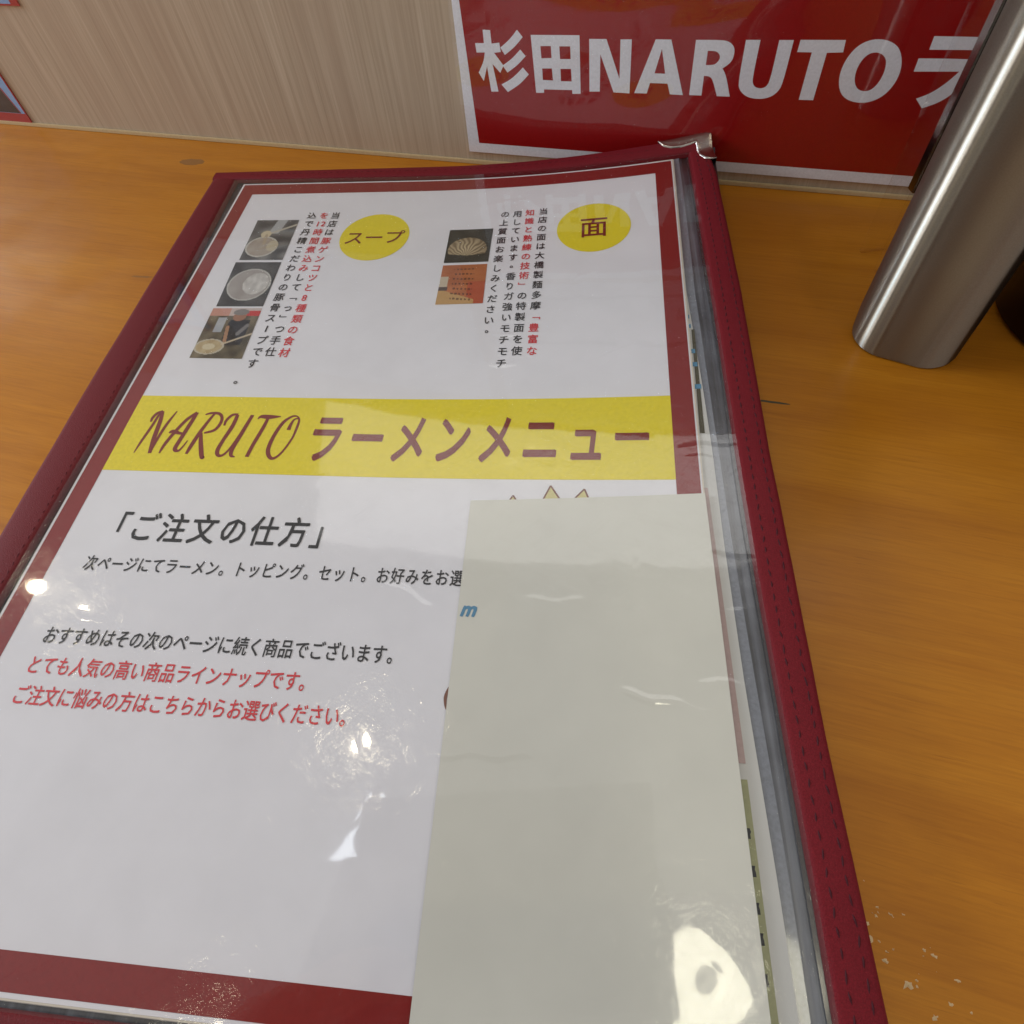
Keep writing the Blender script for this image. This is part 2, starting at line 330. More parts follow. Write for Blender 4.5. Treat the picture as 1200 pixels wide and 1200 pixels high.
SIGN = {"sugi": [[[[116.19, 59.06], [119.63, 59.0], [119.81, 53.97], [123.46, 54.44], [123.84, 50.86], [120.65, 50.45], [124.66, 45.62], [122.9, 42.54], [119.51, 46.0], [121.34, 34.72], [117.79, 34.54], [116.76, 44.99], [114.56, 38.78], [112.41, 42.26], [115.3, 46.72], [116.28, 50.4], [112.36, 50.25], [112.09, 53.88], [116.25, 54.02]]], [[[131.9, 59.54], [134.37, 56.87], [130.23, 52.81], [125.64, 49.77], [123.78, 52.58], [128.39, 55.84]]], [[[132.94, 52.17], [135.35, 49.74], [131.17, 45.89], [126.36, 42.82], [124.24, 45.6], [128.89, 48.44]]], [[[133.79, 45.23], [136.45, 42.55], [132.12, 38.38], [125.95, 34.76], [123.07, 37.82], [128.69, 40.68]]]], "ta": [[[[137.98, 57.82], [159.52, 58.4], [160.57, 35.8], [156.76, 35.6], [156.6, 37.13], [143.43, 36.78], [143.39, 35.34], [139.61, 35.15]], [[142.2, 53.8], [146.9, 53.97], [147.16, 49.46], [142.53, 49.16]], [[150.7, 54.0], [155.54, 54.17], [155.78, 49.4], [151.01, 49.21]], [[142.76, 45.2], [147.23, 45.4], [147.72, 40.65], [142.97, 40.61]], [[151.2, 45.39], [155.96, 45.6], [156.35, 40.64], [151.39, 40.53]]]], "N": [[[[163.76, 57.19], [171.19, 57.39], [177.82, 42.66], [177.15, 57.48], [181.92, 57.64], [182.72, 37.13], [175.54, 37.18], [168.86, 51.71], [169.31, 37.17], [164.6, 36.93]]]], "A": [[[[191.83, 58.0], [198.24, 58.11], [206.08, 37.66], [200.46, 37.68], [198.87, 41.8], [191.31, 41.68], [190.34, 37.47], [184.8, 37.37]], [[194.85, 54.65], [197.36, 45.58], [192.82, 45.5]]]], "R": [[[[208.16, 58.33], [217.64, 58.65], [221.1, 58.34], [223.59, 56.79], [224.43, 54.35], [223.92, 50.97], [220.76, 48.55], [222.76, 46.02], [225.93, 38.09], [220.5, 37.99], [217.68, 44.02], [216.11, 45.43], [213.7, 45.49], [214.02, 37.89], [208.75, 37.8]], [[213.6, 54.66], [216.86, 54.73], [218.66, 53.57], [219.0, 51.9], [217.77, 50.14], [216.28, 49.62], [213.73, 49.52]]]], "U": [[[[227.8, 58.99], [233.38, 59.18], [233.57, 45.93], [234.2, 43.32], [235.79, 42.04], [238.05, 41.85], [239.76, 42.59], [240.75, 44.81], [240.51, 59.37], [245.96, 59.55], [246.07, 43.61], [244.71, 40.58], [242.09, 38.52], [237.82, 37.68], [232.84, 38.27], [229.38, 40.7], [228.2, 43.63]]]], "T": [[[[248.43, 59.69], [265.02, 60.2], [265.43, 56.06], [259.52, 55.68], [259.75, 38.5], [254.05, 38.37], [253.91, 55.63], [248.37, 55.52]]]], "O": [[[[287.78, 53.85], [288.7, 49.57], [287.95, 45.08], [285.67, 41.25], [281.55, 38.86], [276.9, 38.43], [272.63, 39.38], [269.45, 41.56], [267.41, 45.22], [266.64, 49.69], [267.54, 54.64], [270.1, 58.71], [273.88, 60.65], [278.22, 60.95], [282.24, 59.91], [285.25, 57.95]], [[282.34, 53.09], [282.87, 49.85], [282.27, 46.21], [280.65, 43.58], [278.31, 42.71], [275.42, 43.32], [273.44, 45.51], [272.41, 48.83], [272.68, 52.42], [274.15, 55.43], [276.55, 56.58], [279.22, 56.26], [281.27, 54.91]]]], "ra": [[[[295.3, 62.47], [313.37, 62.71], [313.36, 58.58], [295.48, 58.07]]], [[[293.09, 55.12], [312.95, 55.65], [314.37, 54.41], [313.46, 48.52], [310.35, 43.4], [306.78, 40.07], [301.76, 37.75], [298.14, 41.16], [302.49, 43.27], [306.4, 47.09], [309.13, 51.28], [293.25, 50.59]]]]}
sg = empty('wall_sign', (0, 0, 0)); tag(sg, 'red laminated sign with white border and large white lettering, on the wall behind the menu', 'sign')
box('sign_board', (103.2, .2, 6), (400, .95, 90), M['signwhite'], sg)
wrect('red_panel', 107.3, 396, 10.6, 86, .17, M['signred'], sg, sk=(1.6, -1.2))
for k, polys in SIGN.items():
    for i, loops in enumerate(polys):
        fill('white_letter', [smooth_loop([tuple(p) for p in l], 2) for l in loops], lambda x, z, i=i: (x, .12-.004*i, z), M['signwhite'], sg)
def wavy_wall(name, x0, x1, z0, z1, y, mat, parent, amp=.5, seed=0, nx=60, nz=24):
    def f(s, t):
        x = x0+(x1-x0)*s; z = z0+(z1-z0)*t
        return (x, y-abs(amp*noise.noise(Vector((x*.02, seed, z*.03))))-.12*amp*(1+noise.noise(Vector((x*.08, seed+5, z*.10)))), z)
    return grid(name, nx, nz, f, mat, parent)
wavy_wall('laminate_film', 101.5, 402, 4.5, 91, -.05, M['lam'], sg, .5, 2)

def poster(name, label, x0, x1, z0, z1, bcol, pan, extra=None):
    e = empty(name); tag(e, label, 'poster')
    box('poster_sheet', (x0, .3, z0), (x1, .95, z1), bcol, e)
    for q in pan: wrect(q[0], q[1], q[2], q[3], q[4], q[6] if len(q) > 6 else .25, q[5], e)
    wavy_wall('laminate_film', x0-1, x1+1, z0-1, z1+1, .0, M['lam'], e, .4, x0, 20, 10)
    return e
pA = poster('wall_poster', 'blue poster with dark picture and red bottom border, low on the wall at left', -330, -180.3, 1.9, 52, M['pred'],
       [('blue_panel', -326, -181.0, 7.0, 48, M['pblue'])])
fill('dark_picture', [[(-300, 7.2), (-184.2, 7.2), (-188.5, 23.5), (-215, 30), (-300, 31)]], lambda x, z: (x, .2, z), M['pdark'], pA)
fill('red_line', [[(-184.1, 7.2), (-183.5, 7.2), (-188.0, 27), (-189.0, 26.5)]], lambda x, z: (x, .19, z), M['pred'], pA)
poster('wall_poster', 'blue and white poster with red side border, top left corner of the wall', -420, -136.0, 61.6, 170, M['pred'],
       [('blue_panel', -416, -141.0, 62.4, 166, M['pblue']), ('white_panel', -400, -150, 78, 160, M['ppaper'], .21)])
pC = poster('wall_poster', 'pale laminated notice high on the wood wall left of the red sign', -118, 84, 82, 200, M['ppaper'], [])
pD = poster('wall_poster', 'pale laminated notice higher on the wall directly above the red sign', 96, 396, 94, 225, M['ppaper'],
       [('grey_bar', 110, 380, 103, 105, M['grey']), ('grey_bar', 110, 380, 140, 143, M['grey'])])
for word, wx, wz, we in (('NARUTO', 206, 114, 15), ('ラーメン', 300, 114, 14)):
    gx = wx; V = []; F = []
    for ch in word:
        gv, gf = glyph(ch, .02); k0 = len(V); V += [(gx+x*we, .12, wz+y*we) for x, y in gv]; F += [tuple(k0+q for q in f) for f in gf]; gx += we*(.72 if ch.isascii() else 1)
    link('grey_word', V, F, M['grey'], pD)

# ================================================================== LETTERING FOR THE MENU
SMALLV = set('。、')
def text_line(name, s, a, b_, em, mat, parent, h=.14, bold=.012, sx=1.0, sy=1.0, vertical=False, surf=P, shear=0, cx=.5, cy=.38):
    """characters of s centred at equal steps from a to b (mm on the page)"""
    V = []; F = []; n = len(s)
    for i, ch in enumerate(s):
        t = i/(n-1) if n > 1 else .5
        u = a[0]+(b_[0]-a[0])*t; v = a[1]+(b_[1]-a[1])*t
        if isinstance(ch, str) and len(ch) > 1:   # two half-width digits set side by side
            parts = [(c_, -.27+.54*k) for k, c_ in enumerate(ch)]
        else: parts = [(ch, 0)]
        for c_, dx in parts:
            gv, gf = glyph(c_, 0)
            ocx = cx
            if c_.isascii(): ocx = .29
            for q_, (bx_, by_) in enumerate(((0, 0), (bold, bold*.5), (-bold, -bold*.5), (bold*.6, -bold), (-bold*.6, bold)) if bold else ((0, 0),)):
              k0 = len(V)
              for x, y in gv:
                x += bx_; y += by_
                X, Y = (x-ocx)*em*sx+dx*em, (y-cy)*em*sy
                if vertical and c_ in 'ー': X, Y = Y, -X
                if vertical and c_ in '「」': X, Y = Y*.9, -X*.9
                if vertical and c_ in SMALLV: X += .25*em; Y += .3*em
                X += shear*Y
                V.append(surf(u+X, v-Y, h+.006*q_))
              F += [tuple(k0+q for q in f) for f in gf]
    return link(name, V, F, mat, parent)

# ================================================================== MENU
menu = empty('menu_book', P(105, 160, -8) and (P(105, 160)[0]*MM, P(105, 160)[1]*MM, 0))
tag(menu, 'burgundy leatherette menu book lying on the counter with a printed page under clear plastic', 'menu')
MP = menu
mo = Vector(menu.location)
def adopt(o, parent):   # parts were built in world coordinates
    o.parent = parent; o.matrix_parent_inverse = Matrix.Identity(4)
_link = link
def link(name, verts, faces, mat, parent=None, smooth=False, scale=MM):
    o = _link(name, verts, faces, mat, parent, smooth, scale)
    if parent is not None and (parent is MP or parent.parent is MP or (parent.parent and parent.parent.parent is MP)):
        if parent is MP: o.location = -mo
    return o

def uvgrid(name, u0, u1, v0, v1, h, mat, parent, nu=40, nv=60, thick=0, wav=0):
    return grid(name, nu, nv, lambda s, t: P(u0+(u1-u0)*s, v0+(v1-v0)*t, h+(wav*wavy(u0+(u1-u0)*s, v0+(v1-v0)*t) if wav else 0)), mat, parent, thick)
# band edge lines (inner / outer) as functions along each side
def LI(v): return np.interp(v, [-4, 60, 155, 230, 330], [-4.4, -2.2, -.9, -1.7, -2.5])
def LO(v): return np.interp(v, [-10, 78, 141, 207, 340], [-17.5, -17.3, -16.7, -15.0, -14.0])
def RI(v): return np.interp(v, [-4, 10, 105, 170, 218, 258, 287, 310, 340], [217.0, 217.6, 219.9, 221.0, 222.2, 223.8, 225.0, 225.6, 226.8])
def RO(v): return np.interp(v, [-10, 0, 17, 96, 170, 258, 286, 309, 340], [224.8, 226, 228.2, 230.4, 231.2, 233.6, 234.9, 236, 237.4])
def TO(u): return np.interp(u, [-18, 100, 225], [-9.4, -10, -7.6])
def TI(u): return np.interp(u, [-5, 100, 218], [-2.2, -1.6, -.6])
back = grid('back_cover', 30, 44, lambda s, t: P(-16+(246)*s if False else (LO(-8+340*t)+1.5)*(1-s)+(RO(-8+340*t)-1.5)*s, -7+338*t, -5.4-.9*lift((LO(-8+340*t)+1.5)*(1-s)+(RO(-8+340*t)-1.5)*s, -7+338*t)*.55), M['leather_b'], MP, 1.6)
# stack of further pages seen in the gap beside the sheet
uvgrid('page_stack', -6, 229, -4, 324, -1.6, M['greyfilm'], MP, 40, 60, 1.5)
# next page: its edge peeps out at the right
def P2(s, t):
    v = -0.4+322.5*t
    ur = np.interp(v, [0, 90, 142, 169, 202, 242, 285, 330], [210.9, 210.9, 213.3, 214.2, 214.7, 216.0, 218.2, 220.0])
    u = .8+(ur-.8)*s; return P(u, v, -.55)
nxt = grid('next_page', 40, 60, P2, M['page2'], MP, .3)
def strip(name, pts, h, mat, parent):   # pts: list of (u0,u1,v)
    V = []; F = []
    for u0, u1, v in pts: V += [P(u0, v, h), P(u1, v, h)]
    for i in range(len(pts)-1): F.append((2*i, 2*i+2, 2*i+3, 2*i+1))
    return link(name, V, F, mat, parent)
strip('pale_red_border', [(209, 211.6+(214.2-211.6)*(v-182)/81, v) for v in np.linspace(182, 262, 14)], -.45, M['pinkstrip'], nxt)  # border of the next page in a paler, pinkish red
strip('green_panel', [(209, 214.1+.024*(v-265), v) for v in np.linspace(265.6, 321, 12)], -.45, M['olive'], nxt)
strip('dark_rule', [(211.3-.4*(v-114)/46, 212.4, v) for v in np.linspace(112, 160.5, 10)], -.44, M['mark'], nxt)
for v_ in (276, 283.5, 290.5, 296, 303): strip('printed_tick', [(212.4, 213.45+.012*(v-276)+.3*((v_*7+v*3) % 1.3), v) for v in (v_, v_+.7, v_+1.3, v_+2.2)], -.43, M['black'], nxt)
for v_ in (104, 109, 122, 128.5, 139): strip('blue_tick', [(210.0, 211.0+(v_-104)*.05, v) for v in (v_, v_+.9, v_+2.1)], -.42, M['blue'], nxt)

def long_strip(name, ua, ub, h, mat, parent, v0=-2, v1=323, n=60):
    V = []; F = []
    for i in range(n+1):
        v = v0+(v1-v0)*i/n; a = ua(v); b_ = ub(v); V += [P(a, v, h), P(b_, v, h+.12)]
    for i in range(n): F.append((2*i, 2*i+2, 2*i+3, 2*i+1))
    return link(name, V, F, mat, parent, True)
nx_e = lambda v: float(np.interp(v, [0, 90, 142, 169, 202, 242, 285, 330], [210.9, 210.9, 213.3, 214.2, 214.7, 216.0, 218.2, 220.0]))
ri_ = lambda v: float(np.interp(v, [-4, 10, 105, 170, 218, 258, 287, 310, 340], [217.0, 217.6, 219.9, 221.0, 222.2, 223.8, 225.0, 225.6, 226.8]))
long_strip('inner_page_edge', lambda v: nx_e(v)-.5, lambda v: nx_e(v)+.35*(ri_(v)-nx_e(v))+.4*math.sin(v*.03), -1.0, M['sleeve2'], MP)
long_strip('inner_page_edge', lambda v: ri_(v)-.9+.2*math.sin(v*.06), lambda v: ri_(v)+2, -.95, M['sleeve4'], MP)
# printed sheet (laminated, cream edge)
sheet = uvgrid('menu_sheet', 0, 210, 0, 321.5, 0, M['paper'], MP, 50, 76, .45)
uvgrid('sheet_edge', -.15, 210.5, -.2, 321.9, -.06, M['edge'], sheet, 50, 76, .45)
E1 = .07
def rect(name, u0, u1, v0, v1, h, mat, parent, nu, nv): return uvgrid(name, u0, u1, v0, v1, h, mat, parent, nu, nv)
rect('red_border', .9, 7.5, .9, 320.5, E1, M['red'], sheet, 2, 76)
rect('red_border', 202.2, 209.5, .9, 320.5, E1, M['red'], sheet, 3, 76)
rect('red_border', 7.5, 202.2, .9, 9.4, E1, M['red'], sheet, 48, 3)
rect('red_border', 7.5, 202.2, 313.2, 320.5, E1, M['red'], sheet, 48, 3)
rect('yellow_band', 7.5, 202.2, 144.2, 179.2, E1, M['yellow'], sheet, 48, 8)
def ellipse(name, cu_, cv_, ru, rv, h, mat, parent, n=48):
    V = []; F = []; rings = 5
    for k in range(1, rings+1):
        for i in range(n):
            a = 2*math.pi*i/n; V.append(P(cu_+ru*k/rings*math.cos(a), cv_+rv*k/rings*math.sin(a), h))
    V.append(P(cu_, cv_, h)); c0 = len(V)-1
    for i in range(n): F.append((c0, (i+1) % n, i))
    for k in range(rings-1):
        for i in range(n): F.append((k*n+i, k*n+(i+1) % n, (k+1)*n+(i+1) % n, (k+1)*n+i))
    return link(name, V, [f[::-1] for f in F], mat, parent, True)
ellipse('yellow_circle', 77.0, 45.5, 15.9, 17.4, E1, M['yellow'], sheet)
ellipse('yellow_circle', 175.0, 45.3, 15.8, 17.2, E1, M['yellow'], sheet)
text_line('printed_word', 'スープ', (67.9, 46.4), (86.1, 45.9), 9.4, M['maroon'], sheet, bold=.006, sy=1.15)
text_line('printed_word', '面', (175.1, 45.3), (175.1, 45.3), 12.6, M['maroon'], sheet, bold=.01, sy=1.2)
# vertical columns; black and red runs
def column(chars, top, bot, redset, em, **k):
    n = len(chars)
    for flag in (0, 1):
        idx = [i for i in range(n) if (i in redset) == bool(flag)]
        runs = []; 
        for i in idx:
            if runs and runs[-1][-1] == i-1: runs[-1].append(i)
            else: runs.append([i])
        for r_ in runs:
            p = lambda i: (top[0]+(bot[0]-top[0])*i/(n-1), top[1]+(bot[1]-top[1])*i/(n-1))
            text_line('printed_column', [chars[i] for i in r_], p(r_[0]), p(r_[-1]), em, M['pinkred'] if flag else M['black'], sheet, vertical=True, bold=k.get('bold', .012), sx=k.get('sx', .95), sy=k.get('sy', 1.12))
column(list('当店は豚ゲンコツと8種類の食材'), (54.7, 28.6), (56.5, 120.6), set(range(3, 15)), 4.8)
column(['を', '12']+list('時間煮込みして「っ」つ手仕'), (49.2, 28.5), (50.8, 120.2), set(range(0, 7)), 4.8)
column(list('込で丹精こだわりの豚骨スープです'), (43.2, 28.3), (45.4, 126.7), set(), 4.8)
text_line('printed_column', '。', (42.2, 137.0), (42.2, 137.0), 4.8, M['black'], sheet, vertical=True)
column(list('当店の面は大橋製麺多摩「豊富な'), (152.5, 30.9), (153.2, 120.2), {12, 13, 14, 11}, 4.5)
column(list('知識と熟練の技術」の特製面を使'), (146.5, 31.3), (147.5, 120), set(range(0, 9)), 4.5)
column(list('用しています。香りガ強いモチモチ'), (140.9, 31.6), (142.2, 126.4), set(), 4.5)
column(list('の上質面お楽しみください。'), (135.2, 31.4), (135.1, 109), set(), 4.5)
# title on the yellow band
text_line('title_lettering', 'ラーメンメニュー', (83.9, 162.7), (189.1, 161.9), 13.2, M['maroon'], sheet, bold=.022, sy=1.8)
SCRIPT = [[[15.91, 171.49, 0.33], [16.47, 166.24, 0.9], [17.5, 159.22, 1.03], [18.02, 154.18, 0.92], [18.86, 151.96, 0.7]], [[16.32, 157.11, 0.69], [16.15, 155.31, 1.04], [16.99, 153.11, 1.16], [18.81, 151.82, 0.81]], [[18.86, 151.96, 1.05], [19.78, 157.03, 1.49], [20.68, 164.75, 1.58], [21.83, 171.51, 1.22]], [[21.83, 171.51, 0.78], [22.09, 164.71, 1.02], [22.94, 157.67, 1.03], [24.39, 151.84, 0.46]], [[25.43, 171.41, 0.56], [25.73, 168.03, 1.12], [27.04, 162.85, 1.24], [29.53, 156.08, 1.26], [32.42, 152.25, 1.15]], [[32.42, 152.25, 1.26], [31.79, 157.45, 1.48], [30.79, 165.16, 1.45], [30.44, 169.25, 1.44], [31.94, 170.21, 0.88], [32.94, 168.5, 0.67], [33.71, 165.43, 0.34]], [[25.35, 162.19, 0.45], [26.48, 161.47, 1.47], [29.02, 162.1, 1.13], [31.82, 162.72, 0.56]], [[35.48, 171.44, 0.98], [36.03, 167.07, 1.44], [37.07, 160.85, 1.34], [38.71, 154.43, 1.02], [39.49, 152.6, 0.68]], [[35.95, 153.19, 0.57], [37.98, 152.42, 0.91], [40.92, 152.57, 1.02], [42.69, 154.34, 1.02], [43.12, 157.18, 1.13], [41.99, 160.37, 1.12], [38.57, 161.85, 0.67]], [[37.45, 161.88, 1.01], [38.99, 166.3, 1.43], [41.71, 172.58, 1.41], [42.56, 172.35, 0.44]], [[44.9, 158.19, 0.67], [44.88, 155.72, 1.02], [46.29, 153.17, 1.02], [48.44, 152.76, 0.68]], [[48.28, 153.13, 1.24], [48.1, 158.47, 1.46], [46.9, 164.73, 1.33], [46.36, 169.46, 1.42], [47.45, 171.75, 1.08], [49.23, 171.36, 0.87], [50.81, 168.0, 0.76], [52.38, 161.15, 0.77], [54.22, 152.99, 0.79]], [[53.94, 153.0, 1.24], [52.6, 161.83, 1.44], [51.58, 168.64, 1.41], [52.05, 171.61, 1.08], [53.62, 172.22, 0.32]], [[60.28, 154.29, 1.01], [59.68, 159.57, 1.33], [58.54, 166.44, 1.31], [57.92, 172.09, 1.29]], [[56.52, 154.87, 0.33], [57.54, 153.64, 1.24], [60.69, 153.78, 1.68], [64.82, 153.47, 0.34]], [[69.42, 159.67, 1.32], [69.55, 157.24, 1.1], [70.24, 154.76, 0.66], [71.76, 154.23, 0.56]], [[70.91, 153.19, 0.56], [69.01, 153.37, 0.78], [66.49, 156.26, 1.21], [64.92, 162.2, 1.31], [64.58, 168.27, 1.4], [65.85, 171.52, 1.28], [67.74, 172.44, 0.96], [69.9, 169.76, 0.75], [71.85, 163.37, 0.76], [72.22, 157.87, 0.88], [72.01, 154.72, 0.67], [70.91, 153.19, 0.45]]]
def catmull(pts, n=6):
    out = []
    for i in range(len(pts)-1):
        p0, p1, p2, p3 = pts[max(0, i-1)], pts[i], pts[i+1], pts[min(len(pts)-1, i+2)]
        for k in range(n):
            t = k/n; out.append([.5*((2*p1[j])+(-p0[j]+p2[j])*t+(2*p0[j]-5*p1[j]+4*p2[j]-p3[j])*t*t+(-p0[j]+3*p1[j]-3*p2[j]+p3[j])*t**3) for j in range(len(p1))])
    out.append(list(pts[-1])); return out
for si, s in enumerate(SCRIPT):
    c = catmull(s); V = []; F = []
    for i, (u, v, w_) in enumerate(c):
        a = c[max(0, i-1)]; b_ = c[min(len(c)-1, i+1)]; d = Vector((b_[0]-a[0], b_[1]-a[1])); d = d.normalized() if d.length > 1e-6 else Vector((1, 0))
        hw = max(.16, w_*.60); V += [P(u-d.y*hw*.9, v+d.x*hw, .13+.003*(si % 7)), P(u+d.y*hw*.9, v-d.x*hw, .13+.003*(si % 7))]
    for i in range(len(c)-1): F.append((2*i, 2*i+1, 2*i+3, 2*i+2))
    link('script_stroke', V, F, M['maroon'], sheet)
text_line('heading_lettering', '「ご注文の仕方」', (22.6, 201.6), (93.8, 201.4), 9.3, M['black'], sheet, bold=.014, sy=1.25)
text_line('printed_line', '次ページにてラーメン。トッピング。セット。お好みをお選び', (20.7, 215.3), (141.9, 215.3), 4.25, M['black'], sheet, bold=.010, sy=1.35)
text_line('printed_line', 'おすすめはその次のページに続く商品でございます。', (19.7, 239.4), (123.3, 239.6), 4.5, M['black'], sheet, bold=.010, sy=1.3)
text_line('printed_line', 'とても人気の高い商品ラインナップです。', (19.3, 248.4), (100.5, 248.5), 4.5, M['pinkred'], sheet, bold=.010, sy=1.3)
text_line('printed_line', 'ご注文に悩みの方はこちらからお選びください。', (19.7, 257.0), (114.0, 257.1), 4.5, M['pinkred'], sheet, bold=.010, sy=1.3)
# peaks of a printed drawing that show above the card
for (a, b_, c) in [((161.0, 187.5), (163.31, 181.6), (166.9, 187.5)), ((170.2, 187.5), (174.0, 182.8), (175.8, 187.5)), ((150.2, 188.2), (151.6, 185.5), (153.3, 188.2))]:
    fill('drawn_peak', [[a, b_, c]], lambda u, v: P(u, v, .09), M['spike'], sheet)
    for p, q in ((a, b_), (b_, c)):
        d = Vector((q[0]-p[0], q[1]-p[1])).normalized()*.27
        fill('drawn_outline', [[(p[0]-d.y, p[1]+d.x), (q[0]-d.y, q[1]+d.x), (q[0]+d.y, q[1]-d.x), (p[0]+d.y, p[1]-d.x)]], lambda u, v: P(u, v, .12), M['brown'], sheet)
c = catmull([(140.2, 246.6, .2), (139.35, 248.2, .5), (138.85, 250.3, .6), (139.2, 252.6, .4), (139.9, 254, .2)])
V = []
for u, v, w_ in c: V += [P(u-w_/2, v, .12), P(u+w_, v, .12)]
link('drawn_arc', V, [(2*i, 2*i+1, 2*i+3, 2*i+2) for i in range(len(c)-1)], M['brown'], sheet)

# printed photographs, painted point by point
def photo(name, quad, fn, seed):
    nx, ny = 70, 84; Vv = []; C = []
    rn = np.random.RandomState(seed)
    for j in range(ny+1):
        for i in range(nx+1):
            s, t = i/nx, j/ny
            a = Vector(quad[0]).lerp(Vector(quad[1]), s); b_ = Vector(quad[3]).lerp(Vector(quad[2]), s); q = a.lerp(b_, t)
            Vv.append(P(q.x, q.y, .11)); c = fn(s, t); g = 1+rn.uniform(-.06, .06)
            C.append([clamp(x*g, 0, 1) for x in c]+[1])
    F = [(j*(nx+1)+i, (j+1)*(nx+1)+i, (j+1)*(nx+1)+i+1, j*(nx+1)+i+1) for j in range(ny) for i in range(nx)]
    o = link(name, Vv, F, M['vcol'], sheet); at = o.data.color_attributes.new('print', 'FLOAT_COLOR', 'POINT')
    at.data.foreach_set('color', [x for c in C for x in c]); return o
def nz(x, y, s=1): return noise.noise(Vector((x, y, s)))
def lerp3(a, b_, t): t = clamp(t, 0, 1); return tuple(a[k]*(1-t)+b_[k]*t for k in range(3))
def ell(s, t, cx, cy, rx, ry): return math.hypot((s-cx)/rx, (t-cy)/ry)
def seg(s, t, a, b_):
    ax, ay = a; bx, by = b_; L2 = (bx-ax)**2+(by-ay)**2; k = clamp(((s-ax)*(bx-ax)+(t-ay)*(by-ay))/L2, 0, 1)
    return math.hypot(s-ax-k*(bx-ax), t-ay-k*(by-ay))
def ph_ladle(s, t):
    c = lerp3((.06, .06, .062), (.24, .24, .23), nz(s*3, t*5, 1)+.35)
    if t < .35 and abs(s-.62+.3*t) < .12: c = lerp3(c, (.45, .46, .47), .8)
    if seg(s, t, (.45, .35), (1.0, .12)) < .022: c = (.48, .44, .36)
    d = ell(s, t, .38, .68, .37, .25)
    if d < 1: c = lerp3((.34, .28, .23), (.42, .37, .31), nz(s*6, t*6, 3)+.5)
    if .9 < d < 1.0: c = (.55, .53, .48)
    if ell(s, t, .62, .66, .13, .13) < 1: c = (.50, .44, .32)
    if ell(s, t, .36, .37, .12, .09) < 1: c = (.58, .50, .34)
    if seg(s, t, (.38, .4), (.40, .6)) < .035: c = (.42, .34, .24)
    return c
def ph_pot(s, t):
    c = lerp3((.035, .035, .037), (.10, .10, .10), nz(s*3, t*4, 2)+.4)
    d = ell(s, t, .50, .52, .46, .36)
    if d < 1.0: c = (.50, .49, .46)
    if d < .93: c = lerp3((.32, .29, .27), (.38, .35, .33), nz(s*4, t*4, 5)+.5)
    if ell(s, t, .64, .50, .27, .24) < 1: c = lerp3((.44, .42, .40), (.62, .60, .57), nz(s*9, t*9, 6)+.5)
    return c
def ph_cook(s, t):
    c = lerp3((.05, .045, .035), (.22, .18, .12), nz(s*5, t*5, 4)+.45)
    if t < .16: c = (.55, .28, .22) if s < .4 else ((.55, .05, .05) if t > .05 and s > .66 else (.55, .45, .42))
    if .20 < s < .38 and .2 < t < .5: c = lerp3((.38, .40, .43), (.5, .5, .5), nz(s*9, t*5))
    if abs(s-.66) < .22-.1*abs(t-.45) and .24 < t < .75: c = lerp3((.012, .014, .018), (.03, .032, .04), nz(s*8, t*8)+.5)      # dark shirt
    if ell(s, t, .62, .17, .13, .10) < 1: c = (.33, .16, .10)          # face
    if ell(s, t, .62, .085, .16, .065) < 1: c = (.22, .20, .19)        # cap
    if seg(s, t, (.47, .40), (.53, .70)) < .035: c = (.40, .22, .13)   # arm
    if seg(s, t, (.84, .36), (.72, .52)) < .04: c = (.20, .19, .19)
    d = ell(s, t, .27, .78, .29, .15)
    if d < 1: c = (.50, .45, .36)
    if d < .86: c = lerp3((.38, .28, .15), (.52, .42, .26), nz(s*8, t*8, 7)+.5)
    if ell(s, t, .27, .78, .12, .06) < 1: c = (.60, .52, .36)
    if seg(s, t, (.50, .73), (1.0, .52)) < .018: c = (.55, .46, .34)
    return c
def ph_noodle(s, t):
    c = lerp3((.022, .022, .017), (.05, .05, .04), nz(s*3, t*3, 4)+.4)
    d = ell(s, t, .48, .62, .44, .36)
    if d < 1 and t < .80-.12*abs(s-.5):
        a = math.atan2(t-.85, s-.45); k = .5+.5*math.sin(a*26+nz(s*6, t*6)*4)
        c = lerp3((.16, .11, .06), (.58, .47, .30), k*(1.15-.75*d)+.15-.25*s)
    return c
def ph_box(s, t):
    c = lerp3((.38, .11, .035), (.50, .17, .06), nz(s*2, t*6, 8)+.5)
    if s > .62 and t > .45: c = lerp3(c, (.42, .06, .035), .7)
    if t > .62+.35*s and s < .8: c = (.52, .31, .12)
    if s < .18 and .3 < t < .58: c = (.55, .46, .34)
    if s < .2 and .57 < t < .66-.0*s: c = (.10, .07, .06)
    for k in range(7):
        y = .12+k*.125+.10*(s-.4)*(k/6)
        if abs(t-y) < .022 and .28 < s < .74 and (math.sin(s*75+k*2) > -.35): c = lerp3(c, (.07, .025, .015), .8)
    return c
photo('printed_photo', [(17.3, 31.5), (37.9, 31.7), (38.5, 61.9), (18.2, 61.8)], ph_ladle, 1)
photo('printed_photo', [(17.2, 63.4), (38.5, 63.6), (39.2, 93.2), (18.6, 93.2)], ph_pot, 2)
photo('printed_photo', [(17.8, 94.4), (39.2, 94.4), (40.2, 124.2), (18.4, 123.9)], ph_cook, 3)
photo('printed_photo', [(111.2, 41.7), (130.8, 41.7), (131, 65.3), (111.7, 65.4)], ph_noodle, 4)
photo('printed_photo', [(111.7, 67.1), (130.8, 66.9), (131.6, 92.2), (112.1, 92.5)], ph_box, 5)

